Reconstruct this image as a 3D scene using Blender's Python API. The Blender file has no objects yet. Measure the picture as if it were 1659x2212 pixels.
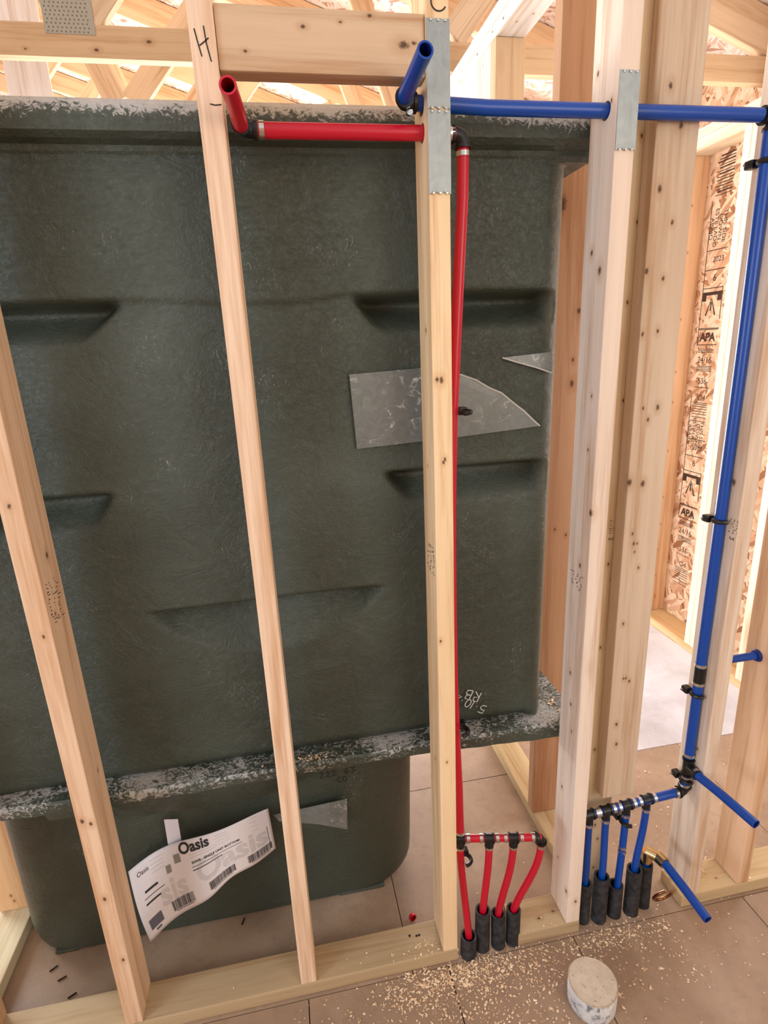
import bpy, bmesh, math, random
from mathutils import Vector, Matrix, Euler
S = bpy.context.scene
COL = S.collection
random.seed(5)
# ---------------------------------------------------------------- camera
cd = bpy.data.cameras.new('camera'); cam = bpy.data.objects.new('camera', cd); COL.objects.link(cam); S.camera = cam
cd.sensor_fit = 'HORIZONTAL'; cd.sensor_width = 36; cd.lens = 36 * 1213.8 / 1659
cd.clip_start = .02; cd.clip_end = 200
R_ = Vector((.98172984, -.18516347, -.04382929)); U_ = Vector((.09345856, .26858088, .95871258)); F_ = Vector((.16574684, .94529297, -.28097898))
cam.matrix_world = Matrix(((R_.x, U_.x, -F_.x, .3), (R_.y, U_.y, -F_.y, -1.03105), (R_.z, U_.z, -F_.z, 1.53298), (0, 0, 0, 1)))
# ---------------------------------------------------------------- light
W = bpy.data.worlds.new('world'); S.world = W; W.use_nodes = True
bg = W.node_tree.nodes['Background']; bg.inputs[0].default_value = (.88, .93, 1, 1); bg.inputs[1].default_value = .98
S.view_settings.view_transform = 'Standard'; S.view_settings.look = 'None'; S.view_settings.gamma = 1
S.view_settings.use_curve_mapping = False; S.view_settings.exposure = 0
def area(name, loc, to, sx, sy, power, col):
    l = bpy.data.lights.new(name, 'AREA'); l.shape = 'RECTANGLE'; l.size = sx; l.size_y = sy; l.energy = power; l.color = col
    o = bpy.data.objects.new(name, l); COL.objects.link(o); o.location = loc
    o.rotation_euler = (Vector(to) - Vector(loc)).to_track_quat('-Z', 'Z').to_euler(); return o
area('window_daylight_left', (-2.6, -1.9, 1.5), (.6, .1, 1.1), 1.0, 1.5, 54, (.72, .84, 1))
area('fill_right', (1.9, -2.6, 1.8), (.7, .1, .9), 1.2, 1.2, 25, (1, .90, .78))  # unseen warm area lamp at front right, fills the near wall
area('fill_rear_up', (.6, 4.6, .25), (.6, 3.0, 3.2), 4.5, 2.0, 540, (1, .98, .95))  # added lamp low behind the tub, aimed up to brighten trusses and roof
area('fill_far', (1.5, 6.6, 1.5), (1.6, 1.0, .2), 2.4, 1.7, 330, (.84, .91, 1))  # added cool lamp out of view, brightens the far floor
area('fill_far_left', (-2.6, 2.3, 1.5), (2.2, 1.5, 1.2), 1.8, 1.6, 130, (.97, .98, 1))  # unseen lamp added to light left-facing boards of the rear room
area('fill_side_room', (2.12, .40, 1.5), (1.4, 2.0, 1.0), .8, 1.2, 26, (.80, .89, 1))  # extra lamp added out of view to lift the side room's boards and floor
# ---------------------------------------------------------------- node helpers
def lin(c):
    return tuple(((v / 255) / 12.92 if v / 255 <= .04045 else (((v / 255) + .055) / 1.055) ** 2.4) for v in c) + (1,)
class NT:
    def __init__(s, name):
        s.m = bpy.data.materials.new(name); s.m.use_nodes = True; s.t = s.m.node_tree; s.n = s.t.nodes
        s.b = s.n['Principled BSDF']
    def new(s, ty, **k):
        n = s.n.new(ty)
        for a, v in k.items(): setattr(n, a, v)
        return n
    def l(s, a, b): s.t.links.new(a, b)
    def inp(s, sock, v):
        if hasattr(v, 'node'): s.l(v, sock)
        else: sock.default_value = v
    def math(s, op, a, b=0, c=0, clamp=False):
        n = s.new('ShaderNodeMath', operation=op); n.use_clamp = clamp
        s.inp(n.inputs[0], a); s.inp(n.inputs[1], b)
        if c: s.inp(n.inputs[2], c)
        return n.outputs[0]
    def coord(s, scale=(1, 1, 1), rnd=True, src='Object'):
        tc = s.new('ShaderNodeTexCoord'); v = tc.outputs[src]
        mp = s.new('ShaderNodeVectorMath', operation='MULTIPLY'); s.l(v, mp.inputs[0]); mp.inputs[1].default_value = scale; o = mp.outputs[0]
        if rnd:
            oi = s.new('ShaderNodeObjectInfo'); m = s.math('MULTIPLY', oi.outputs['Random'], 37.)
            ad = s.new('ShaderNodeVectorMath', operation='ADD'); s.l(o, ad.inputs[0]); s.l(m, ad.inputs[1]); o = ad.outputs[0]
        return o
    def noise(s, v, scale, detail=3, rough=.5, dist=0):
        n = s.new('ShaderNodeTexNoise'); s.l(v, n.inputs['Vector']); n.inputs['Scale'].default_value = scale
        n.inputs['Detail'].default_value = detail; n.inputs['Roughness'].default_value = rough; n.inputs['Distortion'].default_value = dist
        return n.outputs['Fac']
    def ramp(s, f, stops):
        n = s.new('ShaderNodeValToRGB'); s.inp(n.inputs[0], f); e = n.color_ramp.elements
        while len(e) < len(stops): e.new(.5)
        for i, (p, c) in enumerate(stops):
            e[i].position = p; e[i].color = c if len(c) == 4 else tuple(c) + (1,)
        return n.outputs[0]
    def mix(s, f, a, b, mode='MIX'):
        n = s.new('ShaderNodeMix', data_type='RGBA', blend_type=mode); s.inp(n.inputs[0], f); s.inp(n.inputs[6], a); s.inp(n.inputs[7], b); return n.outputs[2]
    def bump(s, h, st=.3, d=.002):
        n = s.new('ShaderNodeBump'); n.inputs['Strength'].default_value = st; n.inputs['Distance'].default_value = d; s.l(h, n.inputs['Height']); s.l(n.outputs[0], s.b.inputs['Normal'])
    def fin(s, col, rough=.6, metal=0, spec=.5):
        s.inp(s.b.inputs['Base Color'], col); s.inp(s.b.inputs['Roughness'], rough); s.b.inputs['Metallic'].default_value = metal
        s.b.inputs['Specular IOR Level'].default_value = spec; return s.m
WHT = (1, 1, 1, 1); BLK = (0, 0, 0, 1)
_wc = {}
def wood(tone, axis, knots=None, center=None, dens=1.0):
    """tone: sRGB base; axis 'x','y','z' grain; knots: list of (x,y,z,r) world"""
    key = (tone, axis, dens)
    if knots is None and key in _wc: return _wc[key]
    t = NT('wood'); ai = 'xyz'.index(axis)
    sc = [1, 1, 1]; sc[ai] = .045
    v = t.coord(tuple(sc))
    a = lin(tone); d = lin(tuple(int(c * k) for c, k in zip(tone, (.88, .80, .72)))); h = lin(tuple(min(255, int(c * 1.05)) for c in tone))
    warp = t.noise(t.coord(tuple(1 if i != ai else .3 for i in range(3))), 5, 2)
    n1 = t.noise(v, 26, 3, .55, .6); n2 = t.noise(v, 160, 2, .6)
    f = t.math('ADD', t.math('MULTIPLY', n1, .75), t.math('MULTIPLY', n2, .25))
    c = t.ramp(f, [(.34, d), (.5, a), (.68, h)])
    c = t.mix(t.math('MULTIPLY', t.math('SUBTRACT', warp, .45, clamp=True), 1.2), c, d)
    ks = [1, 1, 1]; ks[ai] = .38
    if knots:
        tc = t.new('ShaderNodeTexCoord'); acc = None
        for (x, y, z, r) in knots:
            s1 = t.new('ShaderNodeVectorMath', operation='SUBTRACT'); t.l(tc.outputs['Object'], s1.inputs[0]); s1.inputs[1].default_value = (Vector((x, y, z)) - Vector(center))[:]
            s2 = t.new('ShaderNodeVectorMath', operation='MULTIPLY'); t.l(s1.outputs[0], s2.inputs[0]); k2 = [1, 1, 1]; k2[ai] = .62; s2.inputs[1].default_value = k2
            s3 = t.new('ShaderNodeVectorMath', operation='LENGTH'); t.l(s2.outputs[0], s3.inputs[0])
            q = t.math('DIVIDE', s3.outputs['Value'], r)
            acc = q if acc is None else t.math('MINIMUM', acc, q)
        acc = t.math('ADD', acc, t.math('MULTIPLY', t.math('SUBTRACT', t.noise(tc.outputs['Object'], 240, 2), .5), .7))
        core = t.ramp(t.math('MULTIPLY', acc, .25), [(.08, WHT), (.2, BLK)])
        halo = t.ramp(t.math('MULTIPLY', acc, .25), [(.15, (.6, .6, .6, 1)), (.6, BLK)])
        c = t.mix(halo, c, d); c = t.mix(t.math('MULTIPLY', core, .9), c, lin((78, 50, 34)))
    vo = t.new('ShaderNodeTexVoronoi'); t.l(t.coord(tuple(ks)), vo.inputs['Vector']); vo.inputs['Scale'].default_value = 8.5
    sep = t.new('ShaderNodeSeparateColor'); t.l(vo.outputs['Color'], sep.inputs[0])
    on = t.math('GREATER_THAN', sep.outputs[0], 1 - .30 * dens)
    sz = t.math('MULTIPLY_ADD', sep.outputs[1], .05, .02)
    k = t.math('DIVIDE', vo.outputs['Distance'], sz)
    kc = t.ramp(t.math('MULTIPLY', k, .25), [(.12, WHT), (.26, BLK)]); kh = t.ramp(t.math('MULTIPLY', k, .25), [(.2, (.5, .5, .5, 1)), (.75, BLK)])
    c = t.mix(t.math('MULTIPLY', kh, on), c, d); c = t.mix(t.math('MULTIPLY', t.math('MULTIPLY', kc, on), .85), c, lin((95, 58, 34)))
    t.bump(n2, .12, .0006)
    m = t.fin(c, .62, spec=.3)
    if knots is None: _wc[key] = m
    return m
def plain(name, rgb, rough=.5, metal=0, spec=.5):
    return NT(name).fin(lin(rgb), rough, metal, spec)
def osb_mat(name, c0, c1, c2, scale=1.0, ax=0):
    """strand board: three layers of long thin flakes lying at different angles in the board's plane"""
    t = NT(name); v0 = t.coord((1, 1, 1), False)
    w = t.new('ShaderNodeTexNoise'); t.l(v0, w.inputs['Vector']); w.inputs['Scale'].default_value = 9 * scale
    sc = t.new('ShaderNodeVectorMath', operation='SCALE'); t.l(w.outputs['Color'], sc.inputs[0]); sc.inputs['Scale'].default_value = .035
    ad = t.new('ShaderNodeVectorMath', operation='ADD'); t.l(v0, ad.inputs[0]); t.l(sc.outputs[0], ad.inputs[1])
    fl = []
    for ang, q in ((.35, 30), (1.25, 27), (2.3, 24)):
        r1 = t.new('ShaderNodeVectorRotate', rotation_type='AXIS_ANGLE'); t.l(ad.outputs[0], r1.inputs['Vector']); r1.inputs['Axis'].default_value = (1, 0, 0) if ax == 0 else (0, 0, 1); r1.inputs['Angle'].default_value = ang
        m2 = t.new('ShaderNodeVectorMath', operation='MULTIPLY'); t.l(r1.outputs[0], m2.inputs[0]); m2.inputs[1].default_value = (.3, 1, .24) if ax == 0 else (1, .24, .3)
        vo = t.new('ShaderNodeTexVoronoi'); t.l(m2.outputs[0], vo.inputs['Vector']); vo.inputs['Scale'].default_value = q * scale * 2.2
        se = t.new('ShaderNodeSeparateColor'); t.l(vo.outputs['Color'], se.inputs[0]); fl.append((se.outputs[0], se.outputs[1]))
    f = t.math('MULTIPLY_ADD', t.math('GREATER_THAN', fl[0][1], .5), t.math('SUBTRACT', fl[0][0], fl[1][0]), fl[1][0])
    g = t.math('MULTIPLY_ADD', t.math('GREATER_THAN', fl[2][1], .6), t.math('SUBTRACT', fl[2][0], f), f)
    c = t.ramp(g, [(0, lin(c0)), (.22, lin(c1)), (.75, lin(c2))])
    t.bump(g, .5, .002)
    return t.fin(c, .75, spec=.25)
M = {}
M['osb'] = osb_mat('osb_sheathing', (150, 98, 66), (206, 160, 124), (236, 208, 180))
M['osb_roof'] = osb_mat('osb_roof', (168, 126, 106), (218, 190, 172), (242, 228, 218), 1.15, 2)
M['red'] = plain('red_pex', (196, 16, 44), .33); M['blue'] = plain('blue_pex', (0, 68, 160), .33)
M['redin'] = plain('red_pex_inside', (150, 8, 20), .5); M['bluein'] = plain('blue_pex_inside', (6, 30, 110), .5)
M['black'] = plain('black_plastic', (14, 14, 15), .38); M['crimp'] = plain('steel_crimp', (205, 203, 198), .22, 1)
M['brass'] = plain('brass', (206, 178, 128), .2, 1); M['copper'] = plain('copper', (150, 104, 70), .3, 1); M['ink'] = plain('ink', (38, 32, 28), .7); M['inkbrown'] = plain('stamp_ink', (62, 38, 26), .8)
M['paint'] = plain('white_marker', (205, 212, 212), .6); M['paper'] = plain('paper', (222, 214, 212), .55); M['greyprint'] = plain('grey_print', (200, 194, 192), .6)
M['print'] = plain('print_black', (40, 38, 42), .6); M['hole'] = plain('nail_hole', (45, 26, 16), .9)
t = NT('foam'); n = t.noise(t.coord(), 60, 4); t.bump(n, .5, .002); M['foam'] = t.fin(t.ramp(n, [(.35, lin((26, 26, 28))), (.75, lin((62, 62, 64)))]), .75)
t = NT('galvanized'); n = t.noise(t.coord(), 30, 4, .6, 1.5); n2 = t.noise(t.coord((1, 1, .15)), 200, 2)
M['zinc'] = t.fin(t.ramp(t.math('MULTIPLY_ADD', n2, .3, t.math('MULTIPLY', n, .7)), [(.3, lin((150, 156, 153))), (.7, lin((172, 177, 175)))]), .45, .6)
M['gang'] = plain('gang_plate', (172, 164, 146), .5, .3); M['slot'] = plain('plate_slot', (120, 108, 90), .8)
# fibreglass
def fibre(name, scuff):
    t = NT(name); v = t.coord((1, 1, 1), False)
    big = t.noise(v, 2.2, 3, .5, .4); mid = t.noise(v, 14, 5, .65, 1.0); fine = t.noise(v, 75, 4, .7, 2.5)
    c = t.ramp(big, [(.3, lin((58, 64, 54))), (.5, lin((69, 77, 66))), (.72, lin((86, 95, 87)))])
    c = t.mix(t.math('MULTIPLY', t.math('SUBTRACT', mid, .5, clamp=True), .9), c, lin((86, 92, 82)))
    # pale glass strands and chips
    st = t.new('ShaderNodeMapping'); t.l(v, st.inputs[0]); st.inputs['Rotation'].default_value = (0, .7, 0); st.inputs['Scale'].default_value = (1, 1, .3)
    stn = t.noise(st.outputs[0], 130, 4, .7, 3.5); reg = t.noise(v, 9, 2)
    stm = t.math('MULTIPLY', t.ramp(stn, [(.60, BLK), (.66, WHT)]), t.ramp(reg, [(.62, BLK), (.68, WHT)]))
    c = t.mix(t.math('MULTIPLY', stm, .75), c, lin((170, 176, 168)))
    if not scuff:      # pale dust along the rounded right edge
        tc = t.new('ShaderNodeTexCoord'); sp = t.new('ShaderNodeSeparateXYZ'); t.l(tc.outputs['Object'], sp.inputs[0])
        e = t.math('MULTIPLY', t.math('SUBTRACT', sp.outputs[0], .868), 28, clamp=True)
        c = t.mix(t.math('MULTIPLY', e, t.math('MULTIPLY_ADD', mid, .9, .05)), c, lin((150, 142, 118)))
    if scuff:
        st2 = t.new('ShaderNodeMapping'); t.l(v, st2.inputs[0]); st2.inputs['Rotation'].default_value = (0, .35, 0); st2.inputs['Scale'].default_value = (.8, 1, 1)
        s1 = t.noise(st2.outputs[0], 78, 5, .72, 1.6); s2 = t.noise(v, 7, 3)
        tc = t.new('ShaderNodeTexCoord'); sp = t.new('ShaderNodeSeparateXYZ'); t.l(tc.outputs['Object'], sp.inputs[0])
        zf = t.math('MULTIPLY', t.math('SUBTRACT', sp.outputs[2], scuff[0]), scuff[1], clamp=True)   # the scraped lip is the upper part
        f = t.math('MULTIPLY_ADD', s2, .35, t.math('MULTIPLY_ADD', zf, scuff[2], t.math('MULTIPLY', s1, .65)))
        c = t.mix(t.ramp(f, [(scuff[3], BLK), (scuff[3] + .07, WHT)]), c, lin((186, 184, 178)))
    h = t.math('MULTIPLY_ADD', fine, .35, mid)
    t.bump(h, .75, .009)
    return t.fin(c, .36, spec=.5)
M['fibre'] = fibre('fibreglass', None)
M['fibre_rim'] = fibre('fibreglass_rim', (1.895, 22, .34, .70))
M['fibre_ledge'] = fibre('fibreglass_ledge', (.55, 20, .12, .58))
t = NT('gelcoat_tape'); v = t.coord((1, 1, 1), False); n = t.noise(v, 45, 4, .7, 1.2); s_ = t.noise(v, 9, 2)
M['tape'] = t.fin(t.mix(t.math('MULTIPLY', t.ramp(n, [(.58, BLK), (.66, WHT)]), t.ramp(s_, [(.42, BLK), (.6, WHT)])), t.ramp(n, [(.3, lin((104, 109, 104))), (.7, lin((126, 131, 128)))]), lin((206, 206, 202))), .3)
M['fray'] = plain('frayed_edge', (190, 188, 180), .7)
# floor
t = NT('subfloor'); v = t.coord((1, 1, 1), False); a = t.noise(v, 3.2, 4, .6, .5); b = t.noise(v, 38, 4, .7); c_ = t.noise(v, 170, 3, .6)
cc = t.ramp(a, [(.3, lin((142, 116, 95))), (.5, lin((160, 132, 108))), (.7, lin((175, 149, 125)))])
cc = t.mix(t.math('MULTIPLY', t.ramp(b, [(.5, BLK), (.75, WHT)]), .5), cc, lin((126, 102, 82)))
cc = t.mix(t.math('MULTIPLY', c_, .25), cc, lin((186, 168, 146)))
t.bump(c_, .3, .001); M['floor'] = t.fin(cc, .42, spec=.5)
t = NT('pale_subfloor'); v = t.coord((1, 1, 1), False); a = t.noise(v, 4, 4, .6, .5); M['floor_pale'] = t.fin(t.ramp(a, [(.3, lin((178, 174, 176))), (.6, lin((204, 202, 206)))]), .4)
M['dark'] = plain('dark_gap', (34, 22, 16), .9)
t = NT('sawdust'); oi = t.new('ShaderNodeTexCoord'); n = t.noise(oi.outputs['Object'], 90, 2)
M['saw'] = t.fin(t.ramp(n, [(.35, lin((222, 182, 138))), (.65, lin((255, 234, 200)))]), .7)
t = NT('concrete_top'); v = t.coord(); n = t.noise(v, 55, 5, .7); k = t.noise(v, 130, 2)
M['core_top'] = t.fin(t.mix(t.ramp(k, [(.64, BLK), (.7, (.6, .6, .6, 1))]), t.ramp(n, [(.3, lin((196, 182, 160))), (.7, lin((218, 204, 184)))]), lin((120, 112, 100))), .9, spec=.2)
t = NT('concrete_side'); v = t.coord(); n = t.noise(v, 48, 4, .6, .5)
M['core_side'] = t.fin(t.ramp(n, [(.36, lin((120, 124, 128))), (.46, lin((205, 206, 206))), (.7, lin((232, 230, 226)))]), .85)
# ---------------------------------------------------------------- mesh helpers
def link(name, me, mat=None, parent=None, loc=None):
    o = bpy.data.objects.new(name, me); COL.objects.link(o)
    if mat: me.materials.append(mat)
    if loc is not None: o.location = loc
    if parent: o.parent = parent; o.matrix_parent_inverse = parent.matrix_basis.inverted()
    return o
def tag(o, label=None, cat=None, group=None, kind=None):
    if label: o['label'] = label
    if cat: o['category'] = cat
    if group: o['group'] = group
    if kind: o['kind'] = kind
    return o
def empty(name, loc, label=None, cat=None, group=None, kind=None):
    o = bpy.data.objects.new(name, None); COL.objects.link(o); o.location = loc; o.empty_display_size = .05
    return tag(o, label, cat, group, kind)
def fromlists(name, vs, fs, mat, parent=None, smooth=False, loc=None):
    me = bpy.data.meshes.new(name)
    if loc is not None: L = Vector(loc); vs = [tuple(Vector(v) - L) for v in vs]
    me.from_pydata(vs, [], fs); me.update()
    if smooth:
        for p in me.polygons: p.use_smooth = True
    return link(name, me, mat, parent, loc)
def boxm(name, lo, hi, mat, parent=None, bev=.002, rot=None, holes=None):
    lo = Vector(lo); hi = Vector(hi); c = (lo + hi) / 2; s = hi - lo
    bm = bmesh.new(); bmesh.ops.create_cube(bm, size=1)
    for v in bm.verts: v.co = Vector((v.co.x * s.x, v.co.y * s.y, v.co.z * s.z))
    if bev: bmesh.ops.bevel(bm, geom=bm.edges[:], offset=bev, segments=2, affect='EDGES', profile=.6)
    me = bpy.data.meshes.new(name); bm.to_mesh(me); bm.free()
    o = link(name, me, mat, None, c)
    if rot: o.rotation_euler = rot
    if holes:
        bpy.context.view_layer.update()
        for (hx, hy, hz, hr) in holes:     # round holes drilled along x
            b2 = bmesh.new(); bmesh.ops.create_cone(b2, cap_ends=True, segments=24, radius1=hr, radius2=hr, depth=.12, matrix=Matrix.Translation((hx, hy, hz)) @ Matrix.Rotation(math.pi / 2, 4, 'Y'))
            m2 = bpy.data.meshes.new('tmp'); b2.to_mesh(m2); b2.free(); t2 = bpy.data.objects.new('tmp', m2); COL.objects.link(t2)
            md = o.modifiers.new('b', 'BOOLEAN'); md.operation = 'DIFFERENCE'; md.object = t2; md.solver = 'EXACT'
            bpy.context.view_layer.update()
            ev = o.evaluated_get(bpy.context.evaluated_depsgraph_get()); nm = bpy.data.meshes.new_from_object(ev)
            o.modifiers.clear(); o.data = nm; bpy.data.objects.remove(t2)
    if parent: o.parent = parent; o.matrix_parent_inverse = parent.matrix_basis.inverted()
    return o
def beam(name, a, b, wdt, thk, up, mat, parent=None):
    """board from a to b; width along 'up' perpendicular, thickness across."""
    a = Vector(a); b = Vector(b); d = (b - a); L = d.length; d.normalize(); up = Vector(up); side = d.cross(up).normalized(); up = side.cross(d).normalized()
    bm = bmesh.new(); bmesh.ops.create_cube(bm, size=1)
    for v in bm.verts: v.co = Vector((v.co.x * L, v.co.y * thk, v.co.z * wdt))
    bmesh.ops.bevel(bm, geom=bm.edges[:], offset=.002, segments=1, affect='EDGES')
    me = bpy.data.meshes.new(name); bm.to_mesh(me); bm.free()
    o = link(name, me, mat, None, (a + b) / 2); o.rotation_euler = Matrix((d, side, up)).transposed().to_euler()
    if parent: o.parent = parent; o.matrix_parent_inverse = parent.matrix_basis.inverted()
    return o
def tube(name, pts, r, mat, parent=None, seg=16, hollow=False, r2=None, inner=None):
    pts = [Vector(p) for p in pts]; n = len(pts); vs = []; fs = []
    ref = None; rings = []
    for i, p in enumerate(pts):
        d = (pts[min(i + 1, n - 1)] - pts[max(i - 1, 0)]).normalized()
        if ref is None: ref = d.orthogonal().normalized()
        ref = (ref - d * ref.dot(d)).normalized(); q = d.cross(ref)
        rr = r if r2 is None else r + (r2 - r) * i / (n - 1)
        rings.append((p, ref.copy(), q, d, rr))
    def ring(p, a, b, rr):
        k = len(vs)
        for j in range(seg):
            t_ = 2 * math.pi * j / seg; vs.append(tuple(p + (a * math.cos(t_) + b * math.sin(t_)) * rr))
        return k
    ks = [ring(p, a, b, rr) for p, a, b, d, rr in rings]
    def bridge(k0, k1):
        for j in range(seg): fs.append((k0 + j, k0 + (j + 1) % seg, k1 + (j + 1) % seg, k1 + j))
    for k0, k1 in zip(ks, ks[1:]): bridge(k0, k1)
    mi = []
    if hollow:
        p, a, b, d, rr = rings[-1]; k1 = ring(p, a, b, rr * .76); bridge(ks[-1], k1); nb = len(fs)
        k2 = ring(p - d * min(.06, (pts[-1] - pts[0]).length * .8), a, b, rr * .76); bridge(k1, k2); fs.append(tuple(range(k2, k2 + seg))[::1]); mi = list(range(nb, len(fs)))
    else: fs.append(tuple(range(ks[-1], ks[-1] + seg)))
    fs.append(tuple(range(ks[0], ks[0] + seg))[::-1])
    c = sum(pts, Vector()) / n
    o = fromlists(name, vs, fs, mat, parent, True, c)
    if mi and inner:
        o.data.materials.append(inner)
        for i in mi: o.data.polygons[i].material_index = 1
    me = o.data
    for p in me.polygons:
        if len(p.vertices) > 4: p.use_smooth = False
    try: me.set_sharp_from_angle(angle=math.radians(40))
    except Exception: pass
    return o
def bez(a, b, c, d, n=10):
    a, b, c, d = map(Vector, (a, b, c, d))
    return [a * (1 - t) ** 3 + b * 3 * t * (1 - t) ** 2 + c * 3 * t * t * (1 - t) + d * t ** 3 for t in [i / n for i in range(n + 1)]]
def ribbon(strokes, w, mapf, name, mat, parent):
    """strokes: lists of (u,v); mapf(u,v)->Vector."""
    vs = []; fs = []
    for s in strokes:
        s = [Vector(p) for p in s]; k = len(vs)
        for i, p in enumerate(s):
            d = (s[min(i + 1, len(s) - 1)] - s[max(i - 1, 0)]); d.normalize(); nn = Vector((-d.y, d.x)) * w / 2
            vs.append(tuple(mapf(*(p + nn)))); vs.append(tuple(mapf(*(p - nn))))
        for i in range(len(s) - 1): fs.append((k + 2 * i, k + 2 * i + 1, k + 2 * i + 3, k + 2 * i + 2))
    return fromlists(name, vs, fs, mat, parent)
def text(body, size, mapf, name, mat, parent, align='CENTER', bold=0, xs=1):
    cu = bpy.data.curves.new('t', 'FONT'); cu.body = body; cu.size = size; cu.align_x = align; cu.align_y = 'CENTER'; cu.offset = bold; cu.resolution_u = 3
    to = bpy.data.objects.new('t', cu); COL.objects.link(to); bpy.context.view_layer.update()
    me = bpy.data.meshes.new_from_object(to.evaluated_get(bpy.context.evaluated_depsgraph_get()))
    bpy.data.objects.remove(to)
    vs = [tuple(mapf(v.co.x * xs, v.co.y)) for v in me.vertices]; fs = [tuple(p.vertices) for p in me.polygons]
    bpy.data.meshes.remove(me)
    return fromlists(name, vs, fs, mat, parent)
def quads(rects, mapf, name, mat, parent):
    vs = []; fs = []
    for (u0, v0, u1, v1) in rects:
        n = max(1, int((u1 - u0) / .01)) if (u1 - u0) < 5 else 1; k = len(vs)
        for i in range(n + 1):
            u = u0 + (u1 - u0) * i / n; vs.append(tuple(mapf(u, v0))); vs.append(tuple(mapf(u, v1)))
        for i in range(n): fs.append((k + 2 * i, k + 2 * i + 2, k + 2 * i + 3, k + 2 * i + 1))
    return fromlists(name, vs, fs, mat, parent)
EPS = .0006
def on_front(y, dx=1, u0=(0, 0), rot=0):      # faces -y
    c, s = math.cos(rot), math.sin(rot)
    return lambda u, v: Vector((u0[0] + (u * c - v * s), y - EPS, u0[1] + (u * s + v * c)))
def on_x(x, y0, z0, rot=0, sgn=-1):      # faces -x: reading direction runs towards -y when rot=0
    c, s = math.cos(rot), math.sin(rot)
    return lambda u, v: Vector((x + sgn * EPS, y0 - (u * c - v * s), z0 + (u * s + v * c)))
def scribble(seed, n, w, h):
    r = random.Random(seed); out = []
    for i in range(n):
        row = (i % 3) * h / 3; u = (i // 3) * w / max(1, n // 3)
        a = (u + r.uniform(0, .3) * w / n, row + r.uniform(0, .4) * h / 3); b = (a[0] + r.uniform(.4, 1.6) * w / n, a[1] + r.uniform(-.3, .6) * h / 3); out.append([a, b])
        if r.random() < .6: out.append([b, (b[0] + r.uniform(-.6, .6) * w / n, b[1] + r.uniform(-.5, .5) * h / 3)])
    return out
# ================================================================ STRUCTURE
X_SEAMS = [-3.0, -1.36, -.86, -.48, -.12, .235, .593, .939, 1.455, 1.86, 2.36]
fl = boxm('floor', (-3.2, -3.2, -.05), (2.36, 8, -.019), M['dark'], None, 0); tag(fl, kind='structure')
for a, b in zip(X_SEAMS, X_SEAMS[1:]): boxm('floor_panel', (a + .0012, -1.2, -.018), (b - .0012, -.0095, 0), M['floor'], fl, .0006)
for a, b in zip([-3, -.7, .5, 1.7], [-.7, .5, 1.7, 2.36]): boxm('floor_panel', (a + .001, -.0075, -.018), (b - .001, .587, 0), M['floor'], fl, .0006)
for j, (y0, y1) in enumerate([(.589, 1.8), (1.8, 3.02), (3.02, 4.24), (4.24, 8)]):
    for a, b in zip([-3, -1.2, 1.22], [-1.2, 1.22, 2.36]): boxm('floor_panel', (a + .001, y0 + .001, -.018), (b - .001, y1 - .001, 0), M['floor_pale'] if a > 1 else M['floor'], fl, .0006)
for a, b in zip([-3, -.6, 1.2], [-.6, 1.2, 2.36]): boxm('floor_panel', (a + .001, -3.2, -.018), (b - .001, -1.202, 0), M['floor'], fl, .0006)
# exterior wall along y at the right
T_ORG = (222, 184, 146); T_PALE = (234, 218, 192)
wr = boxm('wall_right', (2.34, -2, 0), (2.352, 6, 2.62), M['osb'], None, 0); tag(wr, kind='structure')
boxm('bottom_plate', (2.2, -2, 0), (2.339, 6, .038), wood((216, 186, 140), 'y'), wr)
boxm('top_plate', (2.2, -2, 2.305), (2.339, 6, 2.342), wood(T_PALE, 'y'), wr)
boxm('top_plate', (2.2, -2, 2.343), (2.339, 6, 2.38), wood(T_PALE, 'y'), wr)
kn = [(2.27, 1.552, z, .0035) for z in (2.1, 1.9, 1.6, 1.35, 1.2, .95, .7, .55, .4, .25)]
for y in (-1.2, -.8, -.4, 0, .45, .83): boxm('wall_stud', (2.2, y, .0385), (2.339, y + .038, 2.3045), wood(T_PALE, 'z'), wr)
boxm('wall_stud', (2.2, 1.122, .0385), (2.339, 1.160, 2.3045), wood(T_PALE, 'z'), wr); boxm('wall_stud', (2.2, 1.161, .0385), (2.339, 1.199, 2.3045), wood(T_PALE, 'z'), wr)
boxm('wall_stud', (2.2, 1.552, .0385), (2.339, 1.59, 2.3045), wood(T_ORG, 'z', kn, (2.2695, 1.571, 1.1715)), wr)
for y in (1.96, 2.37, 2.78, 3.2, 3.6, 4.0): boxm('wall_stud', (2.2, y, .0385), (2.339, y + .038, 2.3045), wood(T_ORG, 'z'), wr)
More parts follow.
